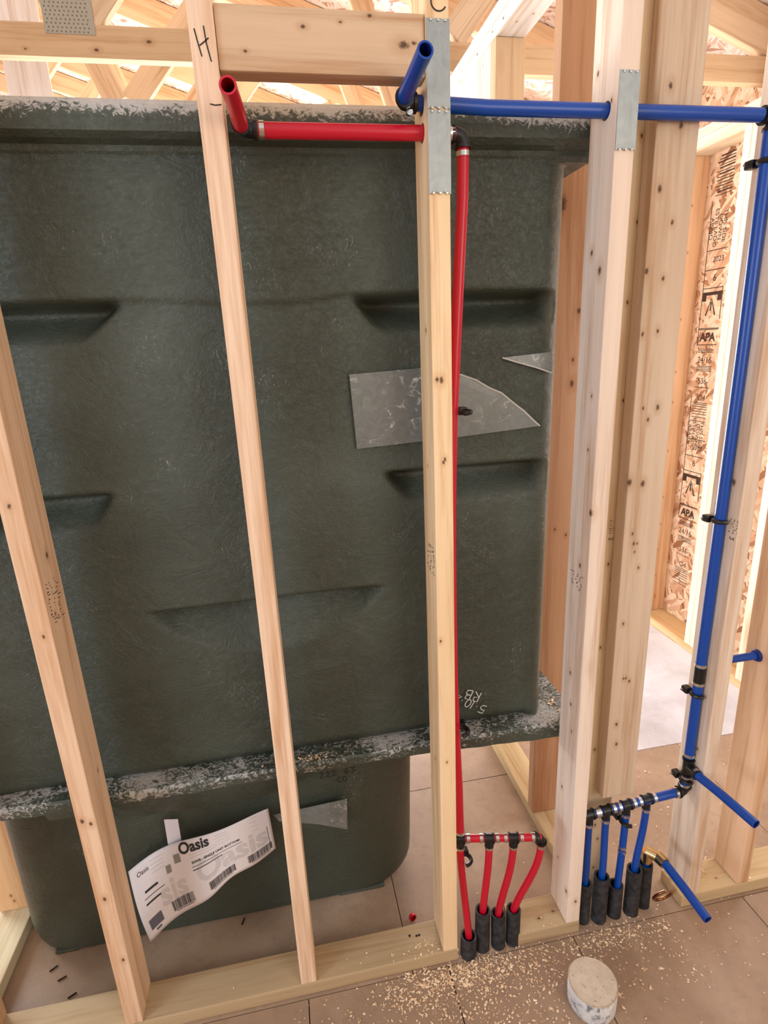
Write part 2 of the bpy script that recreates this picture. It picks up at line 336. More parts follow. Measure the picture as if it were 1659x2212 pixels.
# printing on the sheathing, reading downwards
def wallmap(y0, z0): return lambda u, v: Vector((2.3394, y0 - v * .9, z0 - u))     # text runs down, tops towards +y... 
def wallmap_up(y0, z0): return lambda u, v: Vector((2.3394, y0 - u, z0 + v))
r9 = random.Random(4)
for dz in (0, -1.02):
    for (s_, oy) in (('THIS SIDE', 1.405), ('DOWN', 1.432), ('ESTE LADO', 1.459), ('ABAJO', 1.486)):
        z = 1.99 + dz
        if dz: z = 1.045
        text(s_, .034, wallmap(oy + .01, z), 'sheathing_print', M['inkbrown'], wr, xs=.95)
    zz = 1.51 + (dz * .86)
    text('APA', .052, wallmap_up(1.445, zz), 'sheathing_print', M['inkbrown'], wr, bold=.002)
    text('24/16', .042, wallmap_up(1.448, zz - .105), 'sheathing_print', M['inkbrown'], wr)
    text('-536-', .040, wallmap_up(1.448, zz - .205), 'sheathing_print', M['inkbrown'], wr)
    text('2023', .034, wallmap_up(1.43, zz + .345), 'sheathing_print', M['inkbrown'], wr)
    text('6', .045, wallmap_up(1.44, zz + .265), 'sheathing_print', M['inkbrown'], wr)
    text('\u03984' if False else 'O4', .040, wallmap_up(1.44, zz - .285), 'sheathing_print', M['inkbrown'], wr)
    rects = []
    for q in (.035, -.035, .04, .22, .30, .385): rects.append((-.065, q, .065, q + .0035))
    rects += [(-.065, .035 - .075 + .004, -.061, .6), (.061, .08, .065, .22)]
    for q in (-.055, -.062, -.069, -.135, -.142, -.15, -.157, -.235, -.31, -.318, -.328, -.34, -.352, -.365, -.38, -.40): rects.append((-.05, q, .05, q + .003))
    rects += [(-.06, .19, .06, .205), (-.06, .165, -.035, .19), (.035, .165, .06, .19)]
    quads(rects, wallmap_up(1.445, zz), 'sheathing_print', M['inkbrown'], wr)
    ribbon([[(-.03, .10), (0, .175), (.03, .10)], [(0, .16), (0, .12)]], .008, wallmap_up(1.445, zz), 'sheathing_print', M['inkbrown'], wr)
    bars = [(-.055 + .1 * r9.random() * .2, .615 + i * .012, .05, .615 + i * .012 + r9.choice((.003, .006, .004))) for i in range(14)]
    if not dz: quads(bars, wallmap_up(1.445, zz), 'sheathing_print', M['inkbrown'], wr)
wb = boxm('wall_back', (-3.2, -3.212, 0), (2.36, -3.2, 2.43), M['osb'], None, 0); tag(wb, kind='structure')
for k in range(14): boxm('wall_stud', (-3.15 + k * .4064, -3.199, .0005), (-3.112 + k * .4064, -3.06, 2.4), wood(T_PALE, 'z'), wb)
wl = boxm('wall_left', (-3.212, -3.2, 0), (-3.2, -.2, 2.43), M['osb'], None, 0); tag(wl, kind='structure')
# roof: sheathing and trusses
def zr(x): return 2.529 + .152 + .333 * (2.25 - x)
ce = empty('ceiling', (0, 2, 3.3), kind='structure')
xs_ = [2.6, 1.35, .1, -1.15, -2.4, -3.6]
for i, (a, b) in enumerate(zip(xs_, xs_[1:])):
    off = 1.2 * (i % 2)
    for y0 in (-.6 - off, 1.8 - off, 4.2 - off, 6.6 - off):
        y1 = y0 + 2.4
        vs = [(a - .001, y0 + .001, zr(a)), (a - .001, y1 - .001, zr(a)), (b + .001, y1 - .001, zr(b)), (b + .001, y0 + .001, zr(b))]
        vs += [(x, y, z + .012) for x, y, z in vs]
        fromlists('roof_sheet', vs, [(0, 1, 2, 3), (7, 6, 5, 4), (0, 4, 5, 1), (1, 5, 6, 2), (2, 6, 7, 3), (3, 7, 4, 0)], M['osb_roof'], ce)
TC = (212, 178, 138)
descr = ['nearest roof truss, its tan chord crossing behind the headboard of the stud bay', 'second roof truss back, its webs forming a V above the tub rim', 'third roof truss back, seen through the webs of the second']
for ti in range(8):
    y = 1.18 + .61 * ti
    lab = descr[ti] if ti < 3 else 'pale thin roof truss, %s in the row counted back from the tub' % ('fourth fifth sixth seventh eighth'.split()[ti - 3])
    tr = empty('roof_truss', (0, y, 2.44), lab, 'roof truss', 'roof trusses above the alcove')
    kn = [(-.155, y, 2.462, .007), (.004, y, 2.489, .008), (-.36, y, 2.458, .004)] if ti == 0 else None
    boxm('bottom_chord', (-3.2, y, 2.4405), (2.42, y + .038, 2.5285), wood(TC, 'x', kn, (-.39, y + .019, 2.4845)) if kn else wood(TC, 'x'), tr)
    ang = -math.atan(.333)
    a = Vector((2.5, y + .019, zr(2.5) - .078)); b = Vector((-3.2, y + .019, zr(-3.2) - .078))
    beam('top_chord', a, b, .139, .038, (0, 0, 1), wood((222, 192, 156), 'x'), tr)
    for nx in (-2.57, -1.39, -.21, .97, ):
        for (dx, dz_) in ((-.39, .92), (.67, .74)):
            # length to reach the top chord
            L = 0
            while 2.53 + dz_ * L < zr(nx + dx * L) - .17 and L < 3: L += .01
            beam('web', (nx + dx * .02 + (.022 if dx > 0 else -.022), y + .019, 2.545), (nx + dx * L, y + .019, 2.53 + dz_ * L), .089, .036, (0, 0, 1), wood((226, 198, 164), 'x'), tr)
        if ti == 0 and -1 < nx < 0:
            pl = boxm('gang_plate', (nx - .085, y - .0018, 2.50), (nx + .06, y - .0002, 2.60), M['gang'], tr, .0004)
            teeth = [(i * .0128 - .078 + (.004 if j % 2 else 0), j * .0105 - .046, i * .0128 - .078 + .004 + (.004 if j % 2 else 0), j * .0105 - .042) for i in range(10) for j in range(9)]
            vv = quads(teeth, on_front(y - .0018, u0=(nx, 2.55)), 'plate_slots', M['slot'], tr); vv['kind'] = 'stuff'
# a white hung board at far left behind the rim
tag(boxm('truss_block', (-.63, 1.775, 2.53), (-.47, 1.789, 2.9), wood((225, 218, 212), 'z')), 'greyish white upright board above the tub rim at the far left', 'board')
# ================================================================ FRAMING
def stud(name, lo, hi, tone, axis='z', label=None, group=None, cat='stud', knots=None, holes=None, dens=1.0):
    c = [(a + b) / 2 for a, b in zip(lo, hi)]
    o = boxm(name, lo, hi, wood(tone, axis, knots, c, dens) if knots else wood(tone, axis, dens=dens), None, .0028, holes=holes)
    return tag(o, label, cat, group)
ZT = 2.363
A = stud('wall_stud', (-.187, 0, .0385), (-.149, .089, ZT), (236, 202, 168), label='leftmost full pine stud of the near wall, leaning left in view', group='studs of the near wall', dens=.5,
    knots=[(-.175, 0, .63, .006), (-.16, 0, .62, .005), (-.149, .05, 1.19, .007), (-.149, .03, 1.08, .004), (-.149, .06, .7, .004), (-.17, 0, 1.3, .005), (-.165, 0, 1.05, .004), (-.168, 0, .42, .006), (-.16, 0, .24, .005)])
B = stud('wall_stud', (.2205, 0, .0385), (.2585, .089, ZT), (244, 214, 184), label='pine stud with a handwritten H near its top', group='studs of the near wall', dens=.3)
Cs = stud('wall_stud', (.5832, 0, .0385), (.6212, .089, ZT), (246, 216, 172), label='yellowish pine stud with the long steel nail plate beside the red riser', group='studs of the near wall', dens=.5,
    knots=[(.60, 0, 1.47, .006), (.592, 0, 1.471, .005), (.605, 0, 1.32, .004), (.602, 0, 1.315, .004), (.590, 0, .93, .004), (.600, 0, .62, .003), (.5832, .04, 1.56, .005), (.5832, .05, 1.3, .003), (.5832, .04, .60, .005)],
    holes=[(.6022, .036, 1.880, .0150), (.6022, .036, 1.920, .0150)])
D = stud('wall_stud', (.9222, 0, .0385), (.9602, .089, ZT), (238, 220, 202), label='pale pine stud with a short nail plate left of the blue manifold', group='studs of the near wall', dens=.5,
    knots=[(.9222, .058, 1.69, .006), (.9222, .026, 1.655, .008), (.9222, .028, 1.42, .004), (.9222, .03, 1.31, .004), (.9222, .035, 1.05, .006), (.9222, .005, 1.18, .008), (.9222, .05, .77, .005), (.9222, .04, .69, .005), (.9222, .06, .43, .005), (.9222, .03, .62, .004), (.945, 0, .11, .005), (.9222, .01, .14, .006), (.9222, .06, .2, .004), (.9222, .07, 1.99, .005), (.9222, .02, 1.93, .004)],
    holes=[(.9412, .036, 1.920, .0150)])
Es = stud('wall_stud', (1.281, 0, .0385), (1.319, .089, ZT), (232, 214, 194), label='pine stud with the blue riser clipped to its left side', group='studs of the near wall', dens=.5,
    knots=[(1.281, .028, 1.21, .008), (1.281, .03, .5, .005), (1.281, .06, 1.5, .006), (1.281, .02, 1.75, .006)])
Fs = stud('wall_stud', (1.440, 0, .0385), (1.478, .089, ZT), (226, 192, 158), label='stud at the right edge with a short blue pipe through it', group='studs of the near wall', dens=.6, holes=[(1.459, .05, .737, .0105)])
L0 = stud('wall_stud', (-.515, .0, .0385), (-.477, .089, ZT), (214, 176, 136), label='corner stud at the lower left edge of the view', group='studs of the near wall')
kf = [(1.03 + a * .089, .051, z, r) for a, z, r in ((.30, 1.968, .006), (.45, 1.925, .006), (.62, 1.905, .007), (.25, 1.80, .007), (.62, 1.742, .005), (.10, 1.655, .006), (.52, 1.64, .005), (.50, 1.54, .005), (.12, 1.535, .005), (.30, 1.385, .004), (.68, 1.385, .006), (.45, 1.36, .005), (.10, 1.225, .008), (.46, 1.22, .007), (.30, 1.105, .004), (.36, 1.08, .005), (.45, 1.08, .003), (.4, 1.06, .003), (.55, 1.02, .004), (.25, .88, .004), (.4, .73, .004), (.47, .73, .004), (.58, .72, .004), (.3, .60, .005), (.35, .54, .005))]
stud('backer_stud', (1.035, .051, .375), (1.124, .089, ZT), (214, 192, 166), label='wide knotty board turned flat, ending just above the blue manifold', group=None, dens=.2, knots=kf)
kf = [(1.0 + a * .089, .0895, z, .004) for a, z in ((.35, 1.9), (.3, 1.6), (.4, 1.75), (.38, 1.4), (.3, 1.02), (.42, .98), (.25, .8), (.3, .5), (.35, .12), (.55, .1), (.62, .2), (.5, .25))]
stud('partition_stud', (1.0, .0895, .0385), (1.089, .1275, ZT), (222, 200, 164), label='upright end stud of the side partition, behind the knotty flat board', dens=.5, knots=kf)
stud('partition_stud', (.995, .363, .0385), (1.084, .401, ZT), (190, 150, 118), label='reddish brown stud with dark knots, right of the green tub wall', dens=.4,
     knots=[(1.01, .363, 1.845, .022), (1.07, .363, 1.6, .008), (1.06, .363, 1.42, .009), (1.03, .363, 1.02, .004), (1.065, .363, 1.0, .005), (1.06, .363, 1.48, .005), (1.01, .363, 2.0, .005), (1.07, .363, .33, .006)])
stud('partition_stud', (1.0, .774, .0385), (1.089, .812, ZT), (218, 188, 150), label='tan upright stud under the white plate, behind the blue pipe')
stud('partition_stud', (1.0, .813, .0385), (1.038, .902, ZT), (236, 226, 214), label='whitish stud edge directly left of the tan upright, under the white plate', dens=1.6)
stud('partition_stud', (1.0, .903, .0385), (1.089, .941, ZT), (236, 226, 214), label='pale rear stud of the tripled post below the white plate')
stud('partition_stud', (1.0, 1.6, .0385), (1.089, 1.638, ZT), (236, 214, 180), label='far stud of the side partition, hidden low behind the tub rim')
stud('partition_stud', (-.614, .377, .0385), (-.525, .415, ZT), (222, 184, 140), label='tan stud behind the tub at the lower left edge',
     knots=[(-.575, .377, .09, .004), (-.570, .377, .07, .004)])
stud('partition_stud', (-.614, .0895, .0385), (-.525, .1275, ZT), (222, 190, 150), label='end stud of the left partition, just outside the view')
TP = (188, 164, 128)
def plate(lo, hi, label, tone=TP, axis='x', cat='sill plate', knots=None, name='sill_plate'):
    return stud(name, lo, hi, tone, axis, label, None, cat, knots, dens=.7)
plate((-1.6, 0, .0005), (.6225, .089, .038), 'long greenish tan sill plate under the three left studs')
plate((.782, 0, .0005), (.9615, .089, .038), 'short sill plate piece under the pale stud, between the pipe groups', knots=[(.86, .03, .038, .005), (.905, .04, .038, .005), (.79, .06, .038, .005)])
plate((1.268, 0, .0005), (1.95, .089, .038), 'sill plate under the right hand studs, beyond the brass fitting', (198, 174, 134), knots=[(1.36, .045, .038, .005), (1.40, .03, .038, .003)])
plate((1.0, .0900, .0005), (1.089, 3.0, .038), 'sill plate of the side partition running back along the tub', (200, 176, 134), 'y')
plate((-.614, .0900, .0005), (-.525, 3.0, .038), 'weathered sill plate of the left partition at the bottom left', (214, 202, 168), 'y')
plate((-1.6, 0, ZT + .001), (1.95, .089, ZT + .0385), 'top plate over the near wall, above the view', (226, 196, 158), cat='top plate', name='top_plate')
plate((1.0, .0905, ZT + .001), (1.089, 3.0, ZT + .0385), 'white lower top plate with nail holes, running back from the near wall', (240, 234, 226), 'y', 'top plate', name='top_plate',
      knots=[(1.0, .93, 2.385, .005), (1.0, .8, 2.385, .004), (1.0, .72, 2.38, .005), (1.0, 1.1, 2.38, .003), (1.03, .7, 2.364, .003), (1.06, .66, 2.364, .003)])
plate((1.0, .0905, ZT + .0395), (1.089, 3.0, ZT + .0765), 'white upper top plate stacked on the lower one of the side partition', (240, 234, 226), 'y', 'top plate', name='top_plate')
plate((-.614, .0905, ZT + .001), (-.525, 3.0, ZT + .0385), 'top plate of the left partition, out of view', (226, 196, 158), 'y', 'top plate', name='top_plate')
stud('blocking', (.2590, .006, 1.949), (.5827, .044, 2.035), (214, 184, 150), 'x', 'horizontal wood block between the H stud and the yellowish stud', None, 'blocking',
     knots=[(.548, .006, 1.992, .0085), (.565, .006, 1.995, .004), (.495, .006, 2.028, .004), (.448, .006, 2.018, .0025), (.39, .006, 2.01, .004), (.30, .006, 1.975, .003)], dens=.2)
# nail plates
def nailplate(x, z0, z1, label, par=None):
    o = empty('nail_plate', (x + .019, 0, (z0 + z1) / 2), label, 'nail plate', 'steel nail plates on the studs')
    vs = []; fs = []; n = 12; y = -.0022
    top = []; bot = []
    for i in range(n + 1):
        u = x - .0004 + .0388 * i / n; d = .004 if i in (2, 3, 9, 10) else 0
        bot.append((u, z0 + (.0045 if i in (2, 4, 8, 10) else 0) + (.001 * (i % 2)))); top.append((u, z1 - (.003 if i in (3, 9) else 0)))
    for (u, z) in bot: vs += [(u, y, z), (u, y + .0017, z)]
    for (u, z) in top: vs += [(u, y, z), (u, y + .0017, z)]
    m = 2 * (n + 1)
    for i in range(n):
        a = 2 * i; fs += [(a, a + 2, m + a + 2, m + a), (a + 1, m + a + 1, m + a + 3, a + 3), (a, a + 1, a + 3, a + 2), (m + a, m + a + 2, m + a + 3, m + a + 1)]
    fs += [(0, m, m + 1, 1), (m - 2, m - 1, 2 * m - 1, 2 * m - 2)]
    fromlists('steel_face', vs, fs, M['zinc'], o)
    for zz in (z0 + .002, z1 - .002):
        for u in (.007, .019, .031): boxm('tooth', (x + u - .002, -.0045, zz - .002), (x + u + .002, -.0023, zz + .001), M['crimp'], o, .0004)
    return o
nailplate(.5832, 1.9025, 2.026, 'upper of two steel nail plates on the yellowish stud')
nailplate(.5832, 1.778, 1.9015, 'lower of two steel nail plates on the yellowish stud')
nailplate(.9222, 1.847, 1.968, 'steel nail plate on the pale stud right of the green tub')
# handwriting and stamps on the lumber
def arc(cx, cy, rx, ry, a0, a1, n=10): return [(cx + rx * math.cos(math.radians(a0 + (a1 - a0) * i / n)), cy + ry * math.sin(math.radians(a0 + (a1 - a0) * i / n))) for i in range(n + 1)]
for q_ in ([(.2285, 1.998), (.2315, 1.982), (.2355, 1.963)], [(.2425, 2.002), (.2440, 1.98), (.2485, 1.957)], [(.234, 1.977), (.2415, 1.982), (.248, 1.987)], [(.2395, 1.902), (.247, 1.9005), (.2565, 1.9015)]): ribbon([q_], .0018, lambda u, v: Vector((u, -EPS, v)), 'pen_stroke', M['ink'], B)
ribbon([arc(.6045, 2.0485, .0125, .0125, 150, 330)], .0022, lambda u, v: Vector((u, -EPS, v)), 'handwriting', M['ink'], Cs)
def stamp(par, mapf, seed, w, h, n=24, lw=.0012): ribbon(scribble(seed, n, w, h), lw, mapf, 'grade_stamp', M['ink'], par)
stamp(A, lambda u, v: Vector((-.149 + EPS, .012 + v, 1.145 - u)), 3, .085, .06, 36)
stamp(Cs, lambda u, v: Vector((.5832 - EPS, .012 + v, 1.135 - u)), 5, .065, .06, 36)
stamp(D, lambda u, v: Vector((.9222 - EPS, .026 + v, 1.028 - u)), 7, .035, .044, 22)
PS = [o for o in COL.objects if o.name.startswith('partition_stud')][0]
stamp(PS, lambda u, v: Vector((1.021 + v * .5, .0895 - EPS, 1.128 - u)), 9, .035, .03, 18)
text('2', .016, lambda u, v: Vector((1.028 + v, .0895 - EPS, 1.083 - u)), 'grade_stamp', M['ink'], PS)
stamp(Es, lambda u, v: Vector((1.281 - EPS, .0 + v, 1.128 - u)), 11, .035, .028, 18)
text('2', .018, lambda u, v: Vector((1.281 - EPS, .012 + v, 1.082 - u)), 'grade_stamp', M['ink'], Es)
# ================================================================ TUB / SHOWER UNIT
tub = empty('shower_unit', (.2, .3, 0), 'dark green fibreglass shower unit seen from behind, standing on the subfloor', 'shower unit')
P0 = .135
def sstep(a, b, x):
    t_ = max(0, min(1, (x - a) / (b - a))); return t_ * t_ * (3 - 2 * t_)
def niche(x, z, x0, x1, zt, zb, slant, depth, fl=.25):
    """lip at zt, deepest just below it, easing out at zb; left end slants."""
    if z > zt + .002 or z < zb - .03: return 0
    t_ = (zt - z) / (zt - zb)
    prof = sstep(-.01, fl, t_) * (1 - sstep(fl, 1.08, t_))
    if x0 is not None: prof *= sstep(x0 + slant * t_ - .004, x0 + slant * t_ + .03, x)
    if x1 is not None: prof *= 1 - sstep(x1 - slant * t_ - .03, x1 - slant * t_ + .004, x)
    return depth * prof
def ydisp(x, z):
    d = 0
    d += niche(x, z, .455, None, 1.636, 1.562, .05, .066)
    d += niche(x, z, .50, None, 1.277, 1.195, .06, .058)
    d += niche(x, z, None, .045, 1.640, 1.560, .09, .064)
    d += niche(x, z, None, -.035, 1.280, 1.200, .05, .055)
    # wide bow-shaped recess
    if -.03 < x < .51:
        u = (x - .24) / .27; zb = 1.008 - .125 * max(0, 1 - abs(u) ** 2.3)
        if z < 1.008 and z > zb - .01: 
            t_ = (1.008 - z) / max(.01, 1.008 - zb); d += .050 * max(0, 1 - t_) * sstep(0, .12, t_ + .02) * sstep(0, .25, 1 - abs(u))
    d += .008 * (1 - sstep(1.630, 1.642, z + .012 * sstep(.05, .25, x) * (1 - sstep(.35, .46, x))))
    d += .010 * sstep(1.06, .64, z) * 0
    d += .004 * math.sin(x * 9 + z * 2) * math.sin(z * 5)
    return d
XR, XL = .908, -.50; RC = .045
path = []   # (x, y, isback, nx, ny)
for i in range(8): path.append((XR, .88 - i * (.88 - P0 - RC) / 8, 0))
for i in range(9):
    a = math.radians(0 - 90 * i / 8); path.append((XR - RC + RC * math.cos(a), P0 + RC + RC * math.sin(a), .0 if i < 6 else (i - 5) / 4))
NB = 190
for i in range(1, NB): path.append((XR - RC + (XL + RC - XR + RC) * i / NB, P0, 1))
for i in range(9):
    a = math.radians(-90 - 90 * i / 8); path.append((XL + RC + RC * math.cos(a), P0 + RC + RC * math.sin(a), 0 if i > 3 else (4 - i) / 4))
for i in range(1, 9): path.append((XL, P0 + RC + i * (.88 - P0 - RC) / 8, 0))
zs = [.575 + (1.90 - .575) * i / 230 for i in range(231)]
vs = []; fs = []; npth = len(path)
for z in zs:
    # the foot of the panel eases back slightly, corner tapers out towards the top
    tp = (z - .575) / 1.33
    for (x, y, bk) in path:
        xx = x + (.012 * (tp - .5) if x > .6 and True else 0) - (0)
        yy = y + bk * ydisp(x, z) + bk * .012 * sstep(.66, .58, z) * 0 + .030 * bk * (1 - sstep(.575, .625, z))
        vs.append((xx, yy, z))
for j in range(len(zs) - 1):
    for i in range(npth - 1):
        a = j * npth + i; fs.append((a, a + 1, a + npth + 1, a + npth))
wallp = fromlists('surround_wall', vs, fs, M['fibre'], tub, True)
md = wallp.modifiers.new('thick', 'SOLIDIFY'); md.thickness = .005; md.offset = 1
# extruded profiles
def extr(name, prof, x0, x1, n, mat, par, wob=.0, seed=0, zfun=None):
    r = random.Random(seed); vs = []; fs = []; m = len(prof)
    for i in range(n + 1):
        x = x0 + (x1 - x0) * i / n
        for k, (y, z) in enumerate(prof):
            w_ = wob * (math.sin(x * 37 + k * 2) + math.sin(x * 91 + k) * .6) * .5
            zz = z + (zfun(x, k) if zfun else 0); vs.append((x, y + w_, zz + w_ * .5))
    for i in range(n):
        for k in range(m): a = i * m + k; b = i * m + (k + 1) % m; fs.append((a, b, b + m, a + m))
    fs.append(tuple(range(m))); fs.append(tuple(range(n * m, n * m + m))[::-1])
    return fromlists(name, vs, fs, mat, par, False)
# top rim: rolled lip above the wall
rim = extr('top_rim', [(.138, 1.868), (.131, 1.876), (.128, 1.884), (.112, 1.889), (.1, 1.897), (.097, 1.918), (.099, 1.936), (.105, 1.944), (.175, 1.946), (.175, 1.89), (.15, 1.868)], -.53, .985, 160, M['fibre_rim'], tub, .0012)
for (xa, xb) in ((.925, .992), (-.535, -.47)):
    boxm('side_rim', (xa, .13, 1.885), (xb, .88, 1.945), M['fibre_rim'], tub, .008)
# ledge
def lz(x, k):   # lower edge varies along its length
    if k in (1, 2, 3): return 0
    return 0
def ledge_z(x, k):
    low = .010 * sstep(-.1, -.4, x) - .016 * sstep(.45, .95, x)
    up = .014 * sstep(0, -.4, x)
    return up if k in (2, 3, 4, 5) else low + up * .3
led = extr('support_ledge', [(.21, .562), (.118, .560), (.104, .566), (.100, .588), (.106, .5935), (.30, .594), (.30, .575)], -.53, .988, 170, M['fibre_ledge'], tub, .0016, zfun=lambda x, k: (.010 * sstep(-.1, -.4, x) - .018 * sstep(.5, .95, x)) if k in (0, 1, 2) else .012 * sstep(.05, -.4, x))
boxm('side_ledge', (.905, .28, .552), (.988, .88, .5938), M['fibre_ledge'], tub, .004); boxm('side_ledge', (-.53, .28, .568), (-.49, .88, .605), M['fibre_ledge'], tub, .004)
# basin
def rrect(x0, x1, y0, y1, r, n=8):
    pts = []
    for (cx, cy, a0) in ((x1 - r, y0 + r, -90), (x1 - r, y1 - r, 0), (x0 + r, y1 - r, 90), (x0 + r, y0 + r, 180)):
        for i in range(n + 1):
            a = math.radians(a0 + 90 * i / n); pts.append((cx + r * math.cos(a), cy + r * math.sin(a)))
        if a0 == 180:
            for i in range(1, 24): pts.append((x0 + r + (x1 - x0 - 2 * r) * i / 24, y0))
    return pts
rings = []
for i in range(40):
    z = .578 - i * (.578 - .006) / 39
    t_ = (.578 - z) / .572
    y0 = .165 + .068 * t_ + .012 * sstep(.0, .1, t_); x0 = -.455 - .045 * t_; x1 = .572 - .004 * t_
    rb = .09; zz = z - .006
    if zz < rb:
        e = rb - math.sqrt(max(0, rb * rb - (rb - zz) ** 2)); x1 -= e * .9; x0 += e * .4; y0 += 0
    rings.append([(x, y, z) for x, y in rrect(x0, x1, y0, .86, .085)])
vs = [p for r_ in rings for p in r_]; m = len(rings[0]); fs = []
for j in range(len(rings) - 1):
    for i in range(m): fs.append((j * m + i, (j + 1) * m + i, (j + 1) * m + (i + 1) % m, j * m + (i + 1) % m))
fs.append(tuple(range((len(rings) - 1) * m, len(rings) * m))[::-1])
basin = fromlists('basin', vs, fs, M['fibre'], tub, True)
basin.data.set_sharp_from_angle(angle=math.radians(50))
# hanging skirt below the ledge (bulging fillet)
skirt = extr('ledge_skirt', [(.112, .566), (.128, .535), (.165, .47), (.20, .45), (.24, .56)], -.30, .50, 40, M['fibre'], tub, .002, zfun=lambda x, k: (.10 * sstep(.15, .5, x) * (1 if k in (2, 3) else .3 if k == 1 else 0)) + (.06 * sstep(-.12, -.3, x) * (1 if k in (2, 3) else 0)))
for (xa, xb) in ((.34, .475), (-.43, -.37)): boxm('foot_pad', (xa, .243, .0005), (xb, .55, .012), M['fibre'], tub, .005)
boxm('base_board', (-.36, .30, .0005), (.30, .70, .022), M['fibre'], tub, .003)
# tape pieces stuck on the wall
def sheet(name, pts, yf, mat, par, nsub=10):
    """polygon (x,z) laid on the wall, subdivided so that it follows the surface"""
    bm = bmesh.new(); f = bm.faces.new([bm.verts.new((x, 0, z)) for x, z in pts]); bmesh.ops.triangulate(bm, faces=[f])
    for _ in range(4): bmesh.ops.subdivide_edges(bm, edges=[e for e in bm.edges if e.calc_length() > .02], cuts=1); bmesh.ops.triangulate(bm, faces=bm.faces[:])
    for v in bm.verts: v.co.y = yf(v.co.x, v.co.z)
    me = bpy.data.meshes.new(name); bm.to_mesh(me); bm.free()
    o = link(name, me, mat, par); m_ = o.modifiers.new('t', 'SOLIDIFY'); m_.thickness = .0008; m_.offset = 0; return o
wf = lambda x, z: P0 + ydisp(x, z) - .0072 - .0006
tear = [(.676, 1.473), (.715, 1.458), (.745, 1.440), (.772, 1.428), (.80, 1.405), (.825, 1.386), (.848, 1.364), (.863, 1.351)]
sheet('sticker', [(.446, 1.483), (.453, 1.330), (.56, 1.334), (.675, 1.339), (.79, 1.346)] + tear[::-1] + [(.60, 1.4885)], wf, M['tape'], tub)
sheet('sticker', [(.773, 1.501), (.884, 1.508), (.886, 1.464), (.85, 1.477), (.80, 1.492)], wf, M['tape'], tub)
ribbon([tear], .0035, lambda u, v: Vector((u, wf(u, v) - .0012, v)), 'torn_edge', M['fray'], tub)
ribbon([[(.773, 1.501), (.80, 1.492), (.85, 1.477), (.886, 1.464)]], .003, lambda u, v: Vector((u, wf(u, v) - .0012, v)), 'torn_edge', M['fray'], tub)
# white marker writing upside down, black writing below the ledge
def mk(s, size, ox, oz, rot, mat, yf, par, lw=.05):
    F = {'5': [[(.8, 1), (.15, 1), (.1, .55), (.5, .62), (.8, .4), (.65, .08), (.1, .02)]], '1': [[(.4, 1), (.4, 0)]], '0': [arc(.4, .5, .32, .48, 90, 450, 12)], '-': [[(.2, .5), (.55, .5)]],
         '2': [[(.1, .8), (.4, 1), (.7, .78), (.1, .05), (.8, .05)]], '3': [[(.1, .95), (.7, .92), (.35, .55), (.75, .35), (.45, .02), (.1, .1)]], 'R': [[(.1, 0), (.1, 1), (.6, .95), (.65, .6), (.12, .5), (.75, 0)]],
         'B': [[(.1, 0), (.1, 1), (.6, .95), (.6, .6), (.12, .52), (.72, .45), (.7, .08), (.1, 0)]], '.': [[(.3, .45), (.42, .45)]], '6': [[(.6, 1), (.2, .6), (.12, .2), (.45, 0), (.7, .25), (.45, .5), (.15, .35)]], 'C': [arc(.5, .5, .38, .48, 60, 300, 10)], 'O': [arc(.4, .5, .35, .48, 90, 450, 12)], 'D': [[(.1, 0), (.1, 1), (.6, .8), (.7, .4), (.1, 0)]]}
    st = []; u = 0
    for ch in s:
        for q in F.get(ch, []): st.append([((u + a) * size * .9, b * size) for a, b in q])
        u += .62 if ch in '.-1' else .95
    c_, s_2 = math.cos(rot), math.sin(rot)
    for q_ in st: ribbon([q_], size * lw * 2.2, lambda a, b: Vector((ox + a * c_ - b * s_2, yf(ox + a * c_ - b * s_2, oz + a * s_2 + b * c_), oz + a * s_2 + b * c_)), 'pen_stroke', mat, par)
wf2 = lambda x, z: P0 + ydisp(x, z) + .030 * (1 - sstep(.575, .625, z)) - .0075
mk('5.10.23', .023, .748, .648, math.radians(180 - 32), M['paint'], wf2, tub)
mk('RB', .027, .733, .690, math.radians(180 - 25), M['paint'], wf2, tub)
ys = lambda x, z: .112 + (.566 - z) * .53 - .004
def skirt_y(x, z):
    best = 1.0
    for o_ in (skirt, basin):
        h = o_.ray_cast(Vector((x, -.5, z)) - o_.location, (0, 1, 0))
        if h[0]: best = min(best, h[1].y + o_.location.y)
    return (best if best < .9 else .16) - .0015
mk('222 63', .019, .312, .470, math.radians(1), M['print'], skirt_y, tub, .075)
mk('CO', .017, .357, .446, 0, M['print'], skirt_y, tub, .075)
# ---------------------------------------------------------------- label sheets
lab = empty('product_label', (.02, .17, .25), 'curled white product label with black print and barcodes hanging off the tub', 'label')
TL, TR, BR, BL = Vector((-.177, .165, .309)), Vector((.178, .150, .431)), Vector((.186, .130, .315)), Vector((-.142, .115, .127))
def lsurf(u, v, off=0):
    """u 0..1 left to right, v 0..1 bottom to top"""
    top = TL.lerp(TR, u); bot = BL.lerp(BR, u)
    top.z += .028 * math.sin(u * math.pi) * (1 - .2 * u); bot.z += .036 * math.exp(-((u - .66) / .17) ** 2)
    p = bot.lerp(top, v)
    p.y += .020 * math.sin(u * 7.0 + .3) * (1 - .3 * v) + .010 * (1 - v) * math.sin(u * 3) - .012 * math.sin(v * math.pi) * (1 - u)
    p.y -= off
    return p
vs = []; fs = []; NU, NV = 48, 16
for j in range(NV + 1):
    for i in range(NU + 1): vs.append(tuple(lsurf(i / NU, j / NV)))
for j in range(NV):
    for i in range(NU): a = j * (NU + 1) + i; fs.append((a, a + 1, a + NU + 2, a + NU + 1))
